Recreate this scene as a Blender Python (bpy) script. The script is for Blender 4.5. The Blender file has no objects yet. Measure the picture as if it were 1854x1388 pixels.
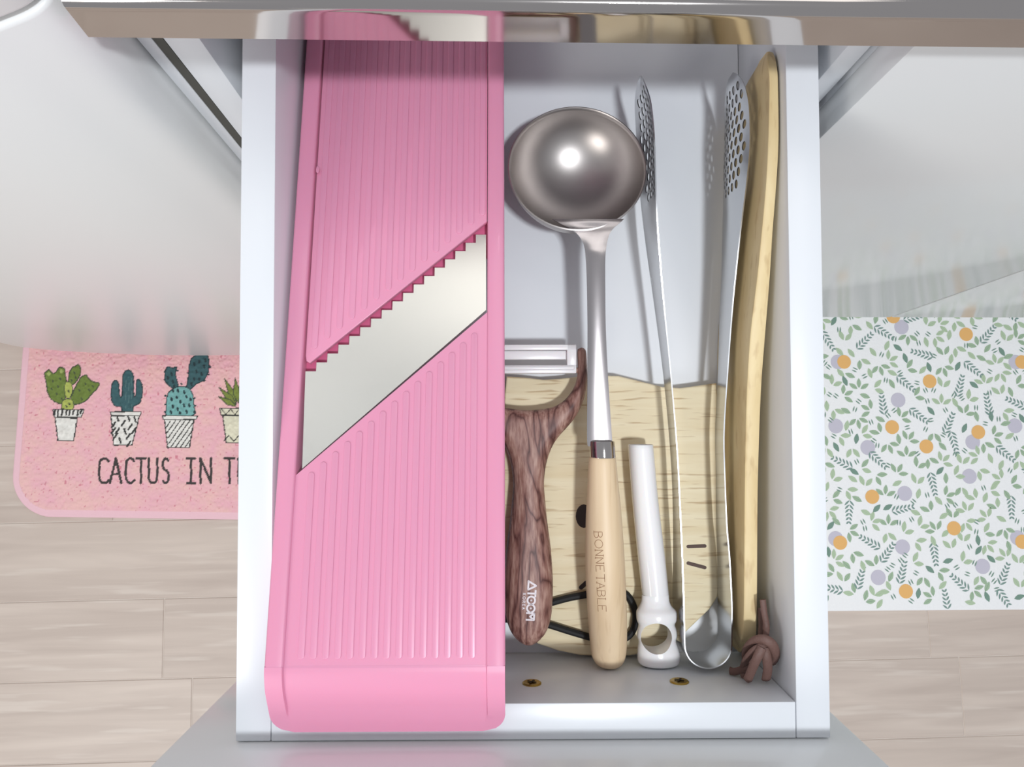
import bpy, bmesh, math, random
import numpy as np
from mathutils import Vector, Matrix
from mathutils.bvhtree import BVHTree
from mathutils.geometry import delaunay_2d_cdt
random.seed(7)
C = bpy.context.scene.collection
V = Vector

# ------------------------------------------------------------------ camera
F, CX, CY = 1390.0, 927.0, 694.0          # focal length and centre of the 1854 x 1388 frame
CAM_H = 1.15
def frame_from_nadir(nx, ny, yx=0.0):
    """axes (as camera-space vectors) of a level frame whose 'down' vanishes at pixel nx, ny"""
    up = -V((nx-CX, -(ny-CY), -F)).normalized()
    y = V((yx, 1, 0)); y = (y - y.dot(up)*up).normalized()
    x = y.cross(up).normalized()
    return x, y, up
WX, WY, WZ = frame_from_nadir(892, 828)
R_cam = Matrix((WX, WY, WZ))               # camera vector -> world vector
CAM = V((0, 0, CAM_H))
cam = bpy.data.cameras.new('camera'); cam.sensor_width = 36; cam.lens = 36*F/1854; cam.clip_start = .01; cam.clip_end = 50
camo = bpy.data.objects.new('camera', cam); C.objects.link(camo)
camo.matrix_world = Matrix.Translation(CAM) @ R_cam.to_4x4()
bpy.context.scene.camera = camo

# ------------------------------------------------------------------ world, lights, exposure
world = bpy.data.worlds.new('world'); bpy.context.scene.world = world; world.use_nodes = True
bg = world.node_tree.nodes['Background']; bg.inputs[0].default_value = (.90, .93, 1.0, 1); bg.inputs[1].default_value = .44
def area(name, loc, target, sx, sy, power, col=(1, 1, 1)):
    l = bpy.data.lights.new(name, 'AREA'); l.shape = 'RECTANGLE'; l.size = sx; l.size_y = sy; l.energy = power; l.color = col
    o = bpy.data.objects.new(name, l); C.objects.link(o); o.location = loc
    o.rotation_euler = (V(target)-V(loc)).to_track_quat('-Z', 'Y').to_euler(); return o
area('ceiling_lamp_light', (.40, -.56, 2.90), (0, 0, .7), .18, .15, 30, (.92, .96, 1.0))
area('room_light_left', (-1.3, -1.3, 1.9), (-.2, .2, .3), .9, .7, 15, (1.0, .97, .93))
area('front_wall_fill_light', (.15, .50, 1.55), (0, 0, .72), .7, .22, .7, (1.0, .97, .93))  # added fill with no fixture behind it; brightens the drawer's inner front wall
vs = bpy.context.scene.view_settings
vs.view_transform = 'Standard'; vs.look = 'None'; vs.gamma = 1; vs.use_curve_mapping = False; vs.exposure = 0.0
bpy.context.scene.cycles.max_bounces = 10

# ------------------------------------------------------------------ coordinate helpers
def ray(px, py, fr):
    c = V((px-CX, -(py-CY), -F)); return V((c.dot(fr[0]), c.dot(fr[1]), c.dot(fr[2])))
WF = (WX, WY, WZ)
def wp(px, py, z=0.0):                     # photograph pixel -> world point on the level z
    r = ray(px, py, WF); t = (z-CAM_H)/r.z; return V((r.x*t, r.y*t, z))
DF = frame_from_nadir(918, 744, -.0029)    # the pulled-out drawer sags a little: its own frame
D_TOP = .3935; Z_TOP = .0805               # camera to drawer rim, inner depth of the drawer
DH = D_TOP + Z_TOP                         # camera height above the drawer bottom
def dp(px, py, z=0.0):                     # pixel -> drawer coordinates
    r = ray(px, py, DF); t = (z-DH)/r.z; return V((r.x*t, r.y*t, z))
def dpx(px, py, x=None, y=None):           # pixel -> drawer coordinates on a plane of constant x or y
    r = ray(px, py, DF); t = (x/r.x) if x is not None else (y/r.y)
    return V((r.x*t, r.y*t, DH + r.z*t))
M_D = Matrix.Translation(CAM) @ (R_cam @ Matrix(DF).transposed()).to_4x4() @ Matrix.Translation((0, 0, -DH))

# ------------------------------------------------------------------ materials
def lin(c):
    return tuple(((v/255)/12.92 if v/255 <= .04045 else (((v/255)+.055)/1.055)**2.4) for v in c) + (1,)
def N(nt, t, **kw):
    n = nt.nodes.new(t)
    for k, v in kw.items(): setattr(n, k, v)
    return n
def L(nt, a, b): nt.links.new(a, b)
def mat(name, col, rough=.5, metal=0, coat=0, coat_rough=.1, ior=1.5, sss=0, bump=None, aniso=None):
    m = bpy.data.materials.new(name); m.use_nodes = True; nt = m.node_tree; b = nt.nodes['Principled BSDF']
    b.inputs['Base Color'].default_value = lin(col); b.inputs['Roughness'].default_value = rough
    b.inputs['Metallic'].default_value = metal; b.inputs['IOR'].default_value = ior
    b.inputs['Coat Weight'].default_value = coat; b.inputs['Coat Roughness'].default_value = coat_rough
    if sss: b.inputs['Subsurface Weight'].default_value = sss; b.inputs['Subsurface Scale'].default_value = .004
    tc = N(nt, 'ShaderNodeTexCoord')
    # faint unevenness of tone so that nothing is perfectly flat
    no = N(nt, 'ShaderNodeTexNoise'); no.inputs['Scale'].default_value = 9; no.inputs['Detail'].default_value = 4
    mp = N(nt, 'ShaderNodeMapping'); L(nt, tc.outputs['Object'], mp.inputs[0]); L(nt, mp.outputs[0], no.inputs[0])
    if bump:
        sc, st, dist, stretch = bump
        mp2 = N(nt, 'ShaderNodeMapping'); mp2.inputs['Scale'].default_value = stretch
        L(nt, tc.outputs['Object'], mp2.inputs[0])
        nb = N(nt, 'ShaderNodeTexNoise'); nb.inputs['Scale'].default_value = sc; nb.inputs['Detail'].default_value = 3
        L(nt, mp2.outputs[0], nb.inputs[0])
        bp = N(nt, 'ShaderNodeBump'); bp.inputs['Strength'].default_value = st; bp.inputs['Distance'].default_value = dist
        L(nt, nb.outputs[0], bp.inputs['Height']); L(nt, bp.outputs[0], b.inputs['Normal'])
    mix = N(nt, 'ShaderNodeMapRange'); mix.inputs['To Min'].default_value = max(rough-.04, .01); mix.inputs['To Max'].default_value = rough+.04
    L(nt, no.outputs[0], mix.inputs[0]); L(nt, mix.outputs[0], b.inputs['Roughness'])
    return m
def wood(name, c_light, c_dark, c_line, grain=(6, 90, 90), line_amt=.55, rough=.5, rand=False, lscale=1.0, coat=0):
    """grain runs along the axis with the small scale"""
    m = bpy.data.materials.new(name); m.use_nodes = True; nt = m.node_tree; b = nt.nodes['Principled BSDF']
    tc = N(nt, 'ShaderNodeTexCoord'); src = tc.outputs['Object']
    if rand:
        oi = N(nt, 'ShaderNodeObjectInfo'); va = N(nt, 'ShaderNodeVectorMath', operation='SCALE')
        cb = N(nt, 'ShaderNodeCombineXYZ')
        L(nt, oi.outputs['Random'], cb.inputs[0]); L(nt, oi.outputs['Random'], cb.inputs[1]); L(nt, oi.outputs['Random'], cb.inputs[2])
        va.inputs['Scale'].default_value = 37; L(nt, cb.outputs[0], va.inputs[0])
        ad = N(nt, 'ShaderNodeVectorMath', operation='ADD'); L(nt, src, ad.inputs[0]); L(nt, va.outputs[0], ad.inputs[1]); src = ad.outputs[0]
    mp = N(nt, 'ShaderNodeMapping'); mp.inputs['Scale'].default_value = grain; L(nt, src, mp.inputs[0])
    n1 = N(nt, 'ShaderNodeTexNoise'); n1.inputs['Scale'].default_value = 1; n1.inputs['Detail'].default_value = 5; n1.inputs['Distortion'].default_value = .6
    L(nt, mp.outputs[0], n1.inputs[0])
    r1 = N(nt, 'ShaderNodeValToRGB'); r1.color_ramp.elements[0].position = .3; r1.color_ramp.elements[1].position = .72
    r1.color_ramp.elements[0].color = lin(c_dark); r1.color_ramp.elements[1].color = lin(c_light)
    L(nt, n1.outputs[0], r1.inputs[0])
    mp2 = N(nt, 'ShaderNodeMapping'); mp2.inputs['Scale'].default_value = tuple(g*3.2*lscale for g in grain); L(nt, src, mp2.inputs[0])
    n2 = N(nt, 'ShaderNodeTexNoise'); n2.inputs['Scale'].default_value = 1; n2.inputs['Detail'].default_value = 2
    L(nt, mp2.outputs[0], n2.inputs[0])
    r2 = N(nt, 'ShaderNodeValToRGB'); r2.color_ramp.elements[0].position = .30; r2.color_ramp.elements[1].position = .42
    r2.color_ramp.elements[0].color = (1, 1, 1, 1); r2.color_ramp.elements[1].color = (0, 0, 0, 1)
    L(nt, n2.outputs[0], r2.inputs[0])
    ml = N(nt, 'ShaderNodeMath', operation='MULTIPLY'); ml.inputs[1].default_value = line_amt; L(nt, r2.outputs[0], ml.inputs[0])
    mx = N(nt, 'ShaderNodeMixRGB'); mx.inputs[2].default_value = lin(c_line)
    L(nt, ml.outputs[0], mx.inputs[0]); L(nt, r1.outputs[0], mx.inputs[1]); L(nt, mx.outputs[0], b.inputs['Base Color'])
    b.inputs['Roughness'].default_value = rough; b.inputs['Coat Weight'].default_value = coat; b.inputs['Coat Roughness'].default_value = .25
    bp = N(nt, 'ShaderNodeBump'); bp.inputs['Strength'].default_value = .15; bp.inputs['Distance'].default_value = .0004
    L(nt, n2.outputs[0], bp.inputs['Height']); L(nt, bp.outputs[0], b.inputs['Normal'])
    return m
def rosewood(name):
    m = bpy.data.materials.new(name); m.use_nodes = True; nt = m.node_tree; b = nt.nodes['Principled BSDF']
    tc = N(nt, 'ShaderNodeTexCoord')
    mp = N(nt, 'ShaderNodeMapping'); mp.inputs['Scale'].default_value = (40, 9, 30); L(nt, tc.outputs['Object'], mp.inputs[0])
    n1 = N(nt, 'ShaderNodeTexNoise'); n1.inputs['Scale'].default_value = 1; n1.inputs['Detail'].default_value = 3; n1.inputs['Distortion'].default_value = .5
    L(nt, mp.outputs[0], n1.inputs[0])
    mul = N(nt, 'ShaderNodeMath', operation='MULTIPLY'); mul.inputs[1].default_value = 9; L(nt, n1.outputs[0], mul.inputs[0])
    fr = N(nt, 'ShaderNodeMath', operation='PINGPONG'); fr.inputs[1].default_value = .5; L(nt, mul.outputs[0], fr.inputs[0])
    r = N(nt, 'ShaderNodeValToRGB'); e = r.color_ramp.elements
    e[0].position = 0; e[0].color = lin((92, 56, 52)); e[1].position = .14; e[1].color = lin((150, 110, 100))
    k = e.new(.5); k.color = lin((184, 148, 134)); L(nt, fr.outputs[0], r.inputs[0])
    n2 = N(nt, 'ShaderNodeTexNoise'); n2.inputs['Detail'].default_value = 4
    mp2 = N(nt, 'ShaderNodeMapping'); mp2.inputs['Scale'].default_value = (900, 130, 900); L(nt, tc.outputs['Object'], mp2.inputs[0]); L(nt, mp2.outputs[0], n2.inputs[0]); n2.inputs['Scale'].default_value = 1
    r2 = N(nt, 'ShaderNodeValToRGB'); r2.color_ramp.elements[0].position = .35; r2.color_ramp.elements[1].position = .6
    r2.color_ramp.elements[0].color = lin((190, 160, 155)); L(nt, n2.outputs[0], r2.inputs[0])
    mx = N(nt, 'ShaderNodeMixRGB', blend_type='MULTIPLY'); mx.inputs[0].default_value = .8
    L(nt, r.outputs[0], mx.inputs[1]); L(nt, r2.outputs[0], mx.inputs[2]); L(nt, mx.outputs[0], b.inputs['Base Color'])
    b.inputs['Roughness'].default_value = .5
    return m
def brushed(name, col, rough, stretch, st=.12, dist=.0002, sc=1.0):
    return mat(name, col, rough=rough, metal=1, bump=(sc, st, dist, stretch))

M = {}
M['white'] = mat('white_melamine', (228, 231, 235), rough=.32, coat=.15, coat_rough=.2)
M['gloss'] = mat('white_gloss_lacquer', (232, 234, 234), rough=.5, coat=1, coat_rough=.16, ior=1.5)
M['fridge'] = mat('white_enamel', (240, 241, 240), rough=.35, coat=.4, coat_rough=.3)
M['edge'] = mat('grey_edge_band', (205, 205, 200), rough=.5)
M['dark'] = mat('dark_gasket_gap_shade', (84, 84, 78), rough=.7)  # gasket and feet; also paints the shade in the gap beside the filler
M['mirror'] = mat('polished_steel', (196, 190, 186), rough=.075, metal=1)
M['steel'] = brushed('satin_steel', (186, 180, 180), .19, (300, 300, 300), st=.05, dist=.0001)
M['steel_bowl'] = brushed('spun_steel', (176, 170, 167), .37, (160, 160, 160), st=.06, dist=.0001)
M['steel_tong'] = brushed('tong_steel', (205, 206, 208), .17, (60, 900, 60), st=.02, dist=.0001)
M['steel_hole_shade'] = mat('shaded_hole_steel', (96, 96, 98), rough=.6, metal=1)  # tong steel darkened: the shade inside the holes is put into the colour
M['blade'] = brushed('blade_steel', (236, 234, 226), .30, (50, 50, 50), st=.05, dist=.0003)
M['slide'] = mat('zinc_rail', (150, 152, 155), rough=.35, metal=1)
M['brass'] = mat('brass', (190, 160, 85), rough=.3, metal=1)
M['slot'] = mat('screw_recess', (60, 48, 30), rough=.5, metal=1)
M['pink'] = mat('pink_plastic', (229, 151, 181), rough=.34, coat=.25, coat_rough=.22, sss=.08)
M['pinkd'] = mat('pink_plastic_core', (222, 110, 150), rough=.4)
M['plastic'] = mat('white_plastic', (240, 238, 238), rough=.18, coat=.3, coat_rough=.08, sss=.1)
M['frame'] = mat('ivory_plastic', (236, 231, 232), rough=.3, sss=.1)
M['rose'] = rosewood('dark_figured_wood')
M['wood_board'] = wood('rubberwood_board', (240, 227, 194), (229, 211, 172), (186, 156, 114), grain=(13, 150, 150), line_amt=.75, rough=.55)
M['wood_edge'] = wood('rubberwood_edge', (228, 208, 162), (212, 187, 138), (168, 130, 82), grain=(60, 18, 60), line_amt=.35, rough=.5)
M['wood_handle'] = wood('beech_handle', (230, 206, 172), (216, 188, 150), (190, 156, 118), grain=(110, 8, 110), line_amt=.3, rough=.45)
M['engrave'] = mat('burnt_engraving', (140, 96, 66), rough=.8)
M['mark'] = mat('burnt_mark', (96, 78, 72), rough=.8)
M['eye'] = mat('dark_burnt_oval', (56, 46, 46), rough=.7)
M['ink'] = mat('white_ink', (240, 232, 236), rough=.5)
M['black'] = mat('black_elastic', (22, 22, 24), rough=.7)
M['leather'] = mat('brown_leather', (106, 78, 70), rough=.6, bump=(1, .5, .0006, (700, 700, 700)))
M['plank'] = wood('greige_laminate', (216, 201, 188), (193, 177, 165), (224, 212, 200), grain=(3.2, 42, 42), line_amt=.5, rough=.42, rand=True, lscale=.7, coat=.1)
M['joint'] = mat('pale_joint', (222, 212, 202), rough=.7)
M['matbase'] = mat('quilted_white_fabric', (250, 250, 249), rough=.8, bump=(1, .4, .0015, (260, 260, 260)))
for k, c in dict(leaf1=(186, 206, 174), leaf2=(168, 192, 162), leaf3=(126, 156, 140), sprig=(132, 158, 150), orange=(240, 188, 118), lilac=(206, 202, 214)).items():
    M[k] = mat('print_'+k, c, rough=.85)

# ------------------------------------------------------------------ mesh builder
class MB:
    def __init__(s): s.v = []; s.f = []; s.mi = []; s.cur = 0
    def add(s, vs, fs):
        o = len(s.v); s.v += [tuple(v) for v in vs]
        for f in fs: s.f.append(tuple(i+o for i in f)); s.mi.append(s.cur)
    def box(s, a, b, bev=0.0):
        bm = bmesh.new(); bmesh.ops.create_cube(bm, size=1)
        a = V(a); b = V(b); c = (a+b)/2; d = b-a
        for v in bm.verts: v.co = V((v.co.x*d.x, v.co.y*d.y, v.co.z*d.z))+c
        if bev: bmesh.ops.bevel(bm, geom=list(bm.edges), offset=bev, segments=2, profile=.5, affect='EDGES')
        s.bm(bm)
        return s
    def bm(s, bm, mx=None):
        bm.verts.index_update()
        s.add([(mx @ v.co) if mx else v.co for v in bm.verts], [[v.index for v in f.verts] for f in bm.faces]); bm.free()
    def loft(s, rings, cap=True, closed=True):
        n = len(rings[0]); vs = [p for r in rings for p in r]; fs = []
        for i in range(len(rings)-1):
            for j in range(n if closed else n-1):
                k = (j+1) % n; fs.append((i*n+j, i*n+k, (i+1)*n+k, (i+1)*n+j))
        if cap and closed:
            fs.append(tuple(range(n))[::-1]); fs.append(tuple((len(rings)-1)*n+j for j in range(n)))
        s.add(vs, fs); return s
    def tube(s, pts, rad, seg=12, flat=1.0, upv=V((0, 0, 1)), cap=True):
        pts = [V(p) for p in pts]; rings = []
        for i, p in enumerate(pts):
            t = (pts[min(i+1, len(pts)-1)]-pts[max(i-1, 0)]).normalized()
            u = upv - upv.dot(t)*t
            if u.length < 1e-4: u = V((1, 0, 0)) - V((1, 0, 0)).dot(t)*t
            u.normalize(); w = t.cross(u)
            r = rad[i] if isinstance(rad, (list, tuple)) else rad
            rings.append([p + w*math.cos(a)*r + u*math.sin(a)*r*flat for a in [2*math.pi*k/seg for k in range(seg)]])
        return s.loft(rings, cap)
    def prism(s, poly, z0, z1, bev=0.0, top=None):
        """poly: list of (x, y); extruded between z0 and z1"""
        bm = bmesh.new(); vs = [bm.verts.new((p[0], p[1], z0)) for p in poly]
        f = bm.faces.new(vs); bm.normal_update()
        if f.normal.z > 0: f.normal_flip()
        r = bmesh.ops.extrude_face_region(bm, geom=[f])
        for g in r['geom']:
            if isinstance(g, bmesh.types.BMVert): g.co.z = z1
        bm.normal_update()
        if bev:
            es = [e for e in bm.edges if abs(e.verts[0].co.z-e.verts[1].co.z) < 1e-7]
            bmesh.ops.bevel(bm, geom=es, offset=bev, segments=3, profile=.5, affect='EDGES', clamp_overlap=True)
        bmesh.ops.recalc_face_normals(bm, faces=list(bm.faces))
        s.bm(bm); return s
    def data(s, name, mats, base=V((0, 0, 0)), angle=35, recalc=True):
        me = bpy.data.meshes.new(name)
        b = V(base); me.from_pydata([(v[0]-b.x, v[1]-b.y, v[2]-b.z) for v in s.v], [], s.f); me.update()
        for m in (mats if isinstance(mats, (list, tuple)) else [mats]): me.materials.append(m)
        if len(me.materials) > 1: me.polygons.foreach_set('material_index', s.mi)
        if recalc:
            bm = bmesh.new(); bm.from_mesh(me); bmesh.ops.recalc_face_normals(bm, faces=list(bm.faces)); bm.to_mesh(me); bm.free()
        me.polygons.foreach_set('use_smooth', [True]*len(me.polygons)); me.set_sharp_from_angle(angle=math.radians(angle)); me.update()
        return me
def tag(o, label=None, cat=None, group=None, kind=None):
    for k, v in (('label', label), ('category', cat), ('group', group), ('kind', kind)):
        if v: o[k] = v
    return o
class Thing:
    """an Empty at the thing's base; parts are children; drawer=True places it in the sagging drawer's frame"""
    def __init__(s, name, base, label=None, cat=None, group=None, drawer=False, kind=None):
        s.o = bpy.data.objects.new(name, None); s.o.empty_display_size = .02; C.objects.link(s.o); s.base = V(base)
        s.o.matrix_world = (M_D if drawer else Matrix()) @ Matrix.Translation(s.base); tag(s.o, label, cat, group, kind)
    def part(s, name, mb, mats, parent=None, label=None, angle=35, recalc=True, kind=None):
        o = bpy.data.objects.new(name, mb.data(name, mats, s.base, angle, recalc)); C.objects.link(o); o.parent = parent or s.o
        return tag(o, label, kind=kind)
def smooth_path(pts, n=8):
    """Catmull-Rom through points of any dimension"""
    P = [np.array(p, float) for p in pts]; P = [2*P[0]-P[1]] + P + [2*P[-1]-P[-2]]; out = []
    for i in range(1, len(P)-2):
        for k in range(n):
            t = k/n; a, b, c, d = P[i-1], P[i], P[i+1], P[i+2]
            out.append(.5*((2*b)+(-a+c)*t+(2*a-5*b+4*c-d)*t*t+(-a+3*b-3*c+d)*t**3))
    out.append(P[-2]); return out
def lerp_tab(tab, x):
    xs = [t[0] for t in tab]; return [float(np.interp(x, xs, [t[i] for t in tab])) for i in range(1, len(tab[0]))]

# stroke lettering: polylines in a box of height 1
def arc(cx, cy, rx, ry, a0, a1, n=14): return [(cx+rx*math.cos(math.radians(a0+(a1-a0)*i/n)), cy+ry*math.sin(math.radians(a0+(a1-a0)*i/n))) for i in range(n+1)]
GLYPH = {
 'C': (.5, [arc(.34, .72, .26, .28, 35, 180, 8)+arc(.34, .28, .26, .28, 180, 325, 8)]),
 'A': (.5, [[(.02, 0), (.27, 1), (.5, 0)], [(.12, .36), (.42, .36)]]),
 'T': (.48, [[(.0, 1), (.48, 1)], [(.24, 1), (.24, 0)]]),
 'U': (.5, [[(.05, 1), (.05, .25)]+arc(.26, .24, .21, .24, 180, 360, 8)+[(.47, 1)]]),
 'S': (.44, [arc(.24, .76, .19, .24, 40, 250, 8)+arc(.22, .26, .2, .26, 70, -140, 8)]),
 'I': (.34, [[(.17, 1), (.17, 0)], [(0, 1), (.34, 1)], [(0, 0), (.34, 0)]]),
 'N': (.5, [[(.04, 0), (.04, 1), (.46, 0), (.46, 1)]]),
 'H': (.48, [[(.04, 0), (.04, 1)], [(.46, 0), (.46, 1)], [(.04, .5), (.46, .5)]]),
 'E': (.45, [[(.45, 1), (.04, 1), (.04, 0), (.45, 0)], [(.04, .52), (.36, .52)]]),
 'B': (.55, [[(.06, 0), (.06, 1), (.28, 1)]+arc(.28, .76, .2, .24, 90, -90, 8)+[(.06, .52)], [(.28, .52)]+arc(.28, .26, .24, .26, 90, -90, 8)+[(.06, 0)]]),
 'O': (.7, [arc(.35, .5, .33, .48, 0, 360, 22)]),
 'L': (.45, [[(.05, 1), (.05, 0), (.45, 0)]]),
 'M': (.8, [[(.06, 0), (.06, 1), (.4, .3), (.74, 1), (.74, 0)]]),
 'K': (.5, [[(.05, 0), (.05, 1)], [(.46, 1), (.07, .45)], [(.18, .58), (.48, 0)]]),
 'R': (.52, [[(.06, 0), (.06, 1), (.28, 1)]+arc(.28, .75, .2, .25, 90, -90, 8)+[(.06, .5)], [(.25, .5), (.5, 0)]]),
}
def word(text, gap=.16, space=.5):
    x = 0; out = []
    for ch in text:
        if ch == ' ': x += space; continue
        w, st = GLYPH[ch]
        for s in st: out.append([(x+p[0], p[1]) for p in s])
        x += w+gap
    return out, x-gap
def ribbon(mb, pts3, w, nrm):
    """flat stroke of width w along 3-D points, lying against the surface normal given per point"""
    n = len(pts3); vs = []
    for i in range(n):
        t = (pts3[min(i+1, n-1)]-pts3[max(i-1, 0)]).normalized(); s = t.cross(nrm[i]).normalized()*w/2
        if i == 0: e = -t*w*.35
        elif i == n-1: e = t*w*.35
        else: e = V((0, 0, 0))
        vs += [pts3[i]-s+e, pts3[i]+s+e]
    mb.add(vs, [(2*i, 2*i+1, 2*i+3, 2*i+2) for i in range(n-1)])
def dense(pts, step):
    out = [pts[0]]
    for a, b in zip(pts, pts[1:]):
        k = max(1, int(math.dist(a, b)/step))
        out += [(a[0]+(b[0]-a[0])*i/k, a[1]+(b[1]-a[1])*i/k) for i in range(1, k+1)]
    return out
def surface_strokes(bvh, strokes, frm, w, lift=.00012, step=.12):
    """strokes (unit space) mapped by frm to drawer coordinates and dropped straight down on a surface"""
    mb = MB()
    for st in strokes:
        P, Nn = [], []
        for q in dense(st, step):
            c = frm(*q); h = bvh.ray_cast(V((c.x, c.y, .3)), V((0, 0, -1)))
            if h[0] is None: continue
            nn = h[1] if h[1].z > 0 else -h[1]
            P.append(h[0]+nn*lift); Nn.append(nn)
        if len(P) > 1: ribbon(mb, P, w, Nn)
    return mb
def bvh_of(mb): return BVHTree.FromPolygons([V(v) for v in mb.v], mb.f)

# ================================================================== SETTING: floor of planks
floor = Thing('floor', (0, 0, 0), kind='structure')
b = MB().box((-1.9, -1.35, -.03), (1.9, .62, -.0014)); floor.part('underlay', b, M['joint'])
RA = math.radians(1.0); RW = .1128
rot = lambda x, y: V((x*math.cos(RA)-y*math.sin(RA), x*math.sin(RA)+y*math.cos(RA), 0))
y_ref = wp(313, 1083).y - (-.479)*math.sin(RA)     # joint line seen at the left
offs = {0: -.4793}
for r in range(-10, 8):
    y1 = y_ref - r*RW - .0 ; y0 = y1-RW
    if y0 < -1.3 or y1 > .58: continue
    off = offs.get(r, ((r*0.413) % 1.12)-.85)
    k0 = -3
    for k in range(-2, 3):
        x0 = off + k*1.12; x1 = x0+1.12
        x0 = max(x0, -1.8); x1 = min(x1, 1.8)
        if x1-x0 < .05: continue
        bm = bmesh.new(); bmesh.ops.create_cube(bm, size=1)
        for v in bm.verts: v.co = V((v.co.x*(x1-x0-.0012), v.co.y*(RW-.0012), v.co.z*.012))
        bmesh.ops.bevel(bm, geom=[e for e in bm.edges if e.verts[0].co.z > 0 and e.verts[1].co.z > 0], offset=.0009, segments=1, affect='EDGES')
        me = bpy.data.meshes.new('plank'); bm.to_mesh(me); bm.free(); me.materials.append(M['plank'])
        o = bpy.data.objects.new('plank', me); C.objects.link(o); o.parent = floor.o
        p = rot((x0+x1)/2, (y0+y1)/2); o.location = (p.x, p.y, -.006); o.rotation_euler = (0, 0, RA)

# ================================================================== cabinets
KICK = .134
cab = Thing('drawer_cabinet', (0, .40, 0), 'white drawer cabinet behind and below the open drawer, under the steel-edged worktop', 'cabinet')
XL, XR = -.1630, .186
cab.part('side_panel', MB().box((XL, .2065, KICK), (XL+.018, .74, .828), .0008), M['white'])
cab.part('side_panel', MB().box((XR-.0065, .2065, KICK), (XR+.0055, .74, .828), .0008), M['white'])
cab.part('back_panel', MB().box((XL+.0185, .732, KICK), (XR-.007, .74, .828)), M['white'])
cab.part('bottom_panel', MB().box((XL+.0185, .2065, KICK), (XR-.007, .731, KICK+.018), .0005), M['white'])
lf = cab.part('lower_drawer_front', MB().box((XL+.001, .1882, KICK), (XR+.003, .2062, .60), .001), M['gloss'])
cab.part('toe_kick', MB().box((XL, .262, .0120), (XR+.005, .278, KICK-.001)), M['white'])

cab2 = Thing('door_cabinet', (.55, .40, 0), 'glossy white two-door base cabinet mirroring the leaf-patterned mat, right of the drawer', 'cabinet')
X0 = .1945; XG = .5405
cab2.part('carcass', MB().box((X0+.001, .2065, KICK), (.92, .74, .828), .001), M['white'])
cab2.part('cabinet_door', MB().box((X0, .1882, KICK), (XG-.0012, .2062, .824), .001), M['gloss'])
cab2.part('cabinet_door', MB().box((XG+.0012, .1882, KICK), (.92, .2062, .824), .001), M['gloss'])
cab2.part('toe_kick', MB().box((X0, .262, .0005), (.92, .278, KICK-.001)), M['white'])

# worktop: a polished steel strip, leaning back a little, wraps the front edge
top = Thing('countertop', (.37, .45, .830), 'worktop with a polished stainless steel front edge mirroring the drawer, above the cabinets', 'worktop')
ZB, ZT, YF = .8295, .8545, .180
TILT = math.radians(6.7)
prof = [(.200, ZB), (.1835, ZB), (.1812, ZB+.0006), (YF, ZB+.0022)]
n = 10
for i in range(1, n+1):
    h = (ZT-.0052-(ZB+.0022))*i/n
    prof.append((YF+h*math.tan(TILT) - .0001*(i/n)**2, ZB+.0022+h))
y_e, z_e = prof[-1]
for a in (20, 40, 60, 80, 90):
    a = math.radians(a); r = .005
    prof.append((y_e + r*(1-math.cos(a)), z_e + r*math.sin(a)))
zt = prof[-1][1]
prof += [(.60, zt), (.60, zt-.001), (.199, zt-.0011), (.2, ZB+.001)]
mb = MB(); rings = [[(x, y, z) for y, z in prof] for x in (-.1735, -.1728, 0, .4, .9195, .92)]
mb.loft(rings); top.part('steel_edge', mb, M['mirror'], angle=25)
top.part('core_board', MB().box((-.172, .2005, ZB+.001), (.918, .598, zt-.0012)), M['white'])

# filler strip between the cabinet and the refrigerator
fil = Thing('filler_panel', (-.17, .21, 0), 'narrow white filler strip between the refrigerator and the drawer cabinet', 'panel')
fil.part('strip', MB().box((-.1762, .2065, .10), (-.1686, .2245, .828), .001), M['white'])
fil.part('gap_shade_strip', MB().box((-.1685, .2068, .10), (-.1633, .2245, .828)), M['dark'])  # dark strip painting the shade of the open gap beside the cabinet

# refrigerator with rounded doors
fr_ = Thing('refrigerator', (-.45, .40, 0), 'white refrigerator with rounded door corners standing left of the cabinet', 'refrigerator')
fprof = [(-.1778, .262), (-.1785, .204), (-.1800, .190), (-.186, .1815), (-.200, .1745), (-.225, .164), (-.27, .154), (-.36, .1475), (-.47, .147), (-.58, .151),
         (-.66, .157), (-.695, .1635), (-.712, .173), (-.719, .19), (-.7205, .262)]
fp = [tuple(p) for p in smooth_path(fprof, 5)]
def door(z0, z1):
    r = .0025; rings = []
    def inset(d, z):
        c = V((-.449, .262)); out = []
        for x, y in fp:
            dx = max(abs(x-c.x)-d, 0)*(1 if x > c.x else -1); t = min(1, max(0, (.262-y)/.1))
            out.append((c.x+dx, y + d*t, z))
        return out
    for a in (0, 30, 60, 90): rings.append(inset(r*(1-math.sin(math.radians(a))), z0+r*(1-math.cos(math.radians(a)))))
    for a in (90, 60, 30, 0): rings.append(inset(r*(1-math.sin(math.radians(a))), z1-r*(1-math.cos(math.radians(a)))))
    m = MB(); m.loft(rings); return m
fr_.part('lower_door', door(.045, .8480), M['fridge'], angle=50)
fr_.part('upper_door', door(.8515, 1.42), M['fridge'], angle=50)
fr_.part('body', MB().box((-.7185, .272, .02), (-.180, .78, 1.42), .004), M['fridge'])
fr_.part('gasket', MB().box((-.712, .2625, .05), (-.186, .2715, 1.41)), M['dark'])
for x in (-.66, -.24):
    fr_.part('foot', MB().tube([(x, .32, .0005), (x, .32, .021)], .02, 14), M['dark'])

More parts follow.
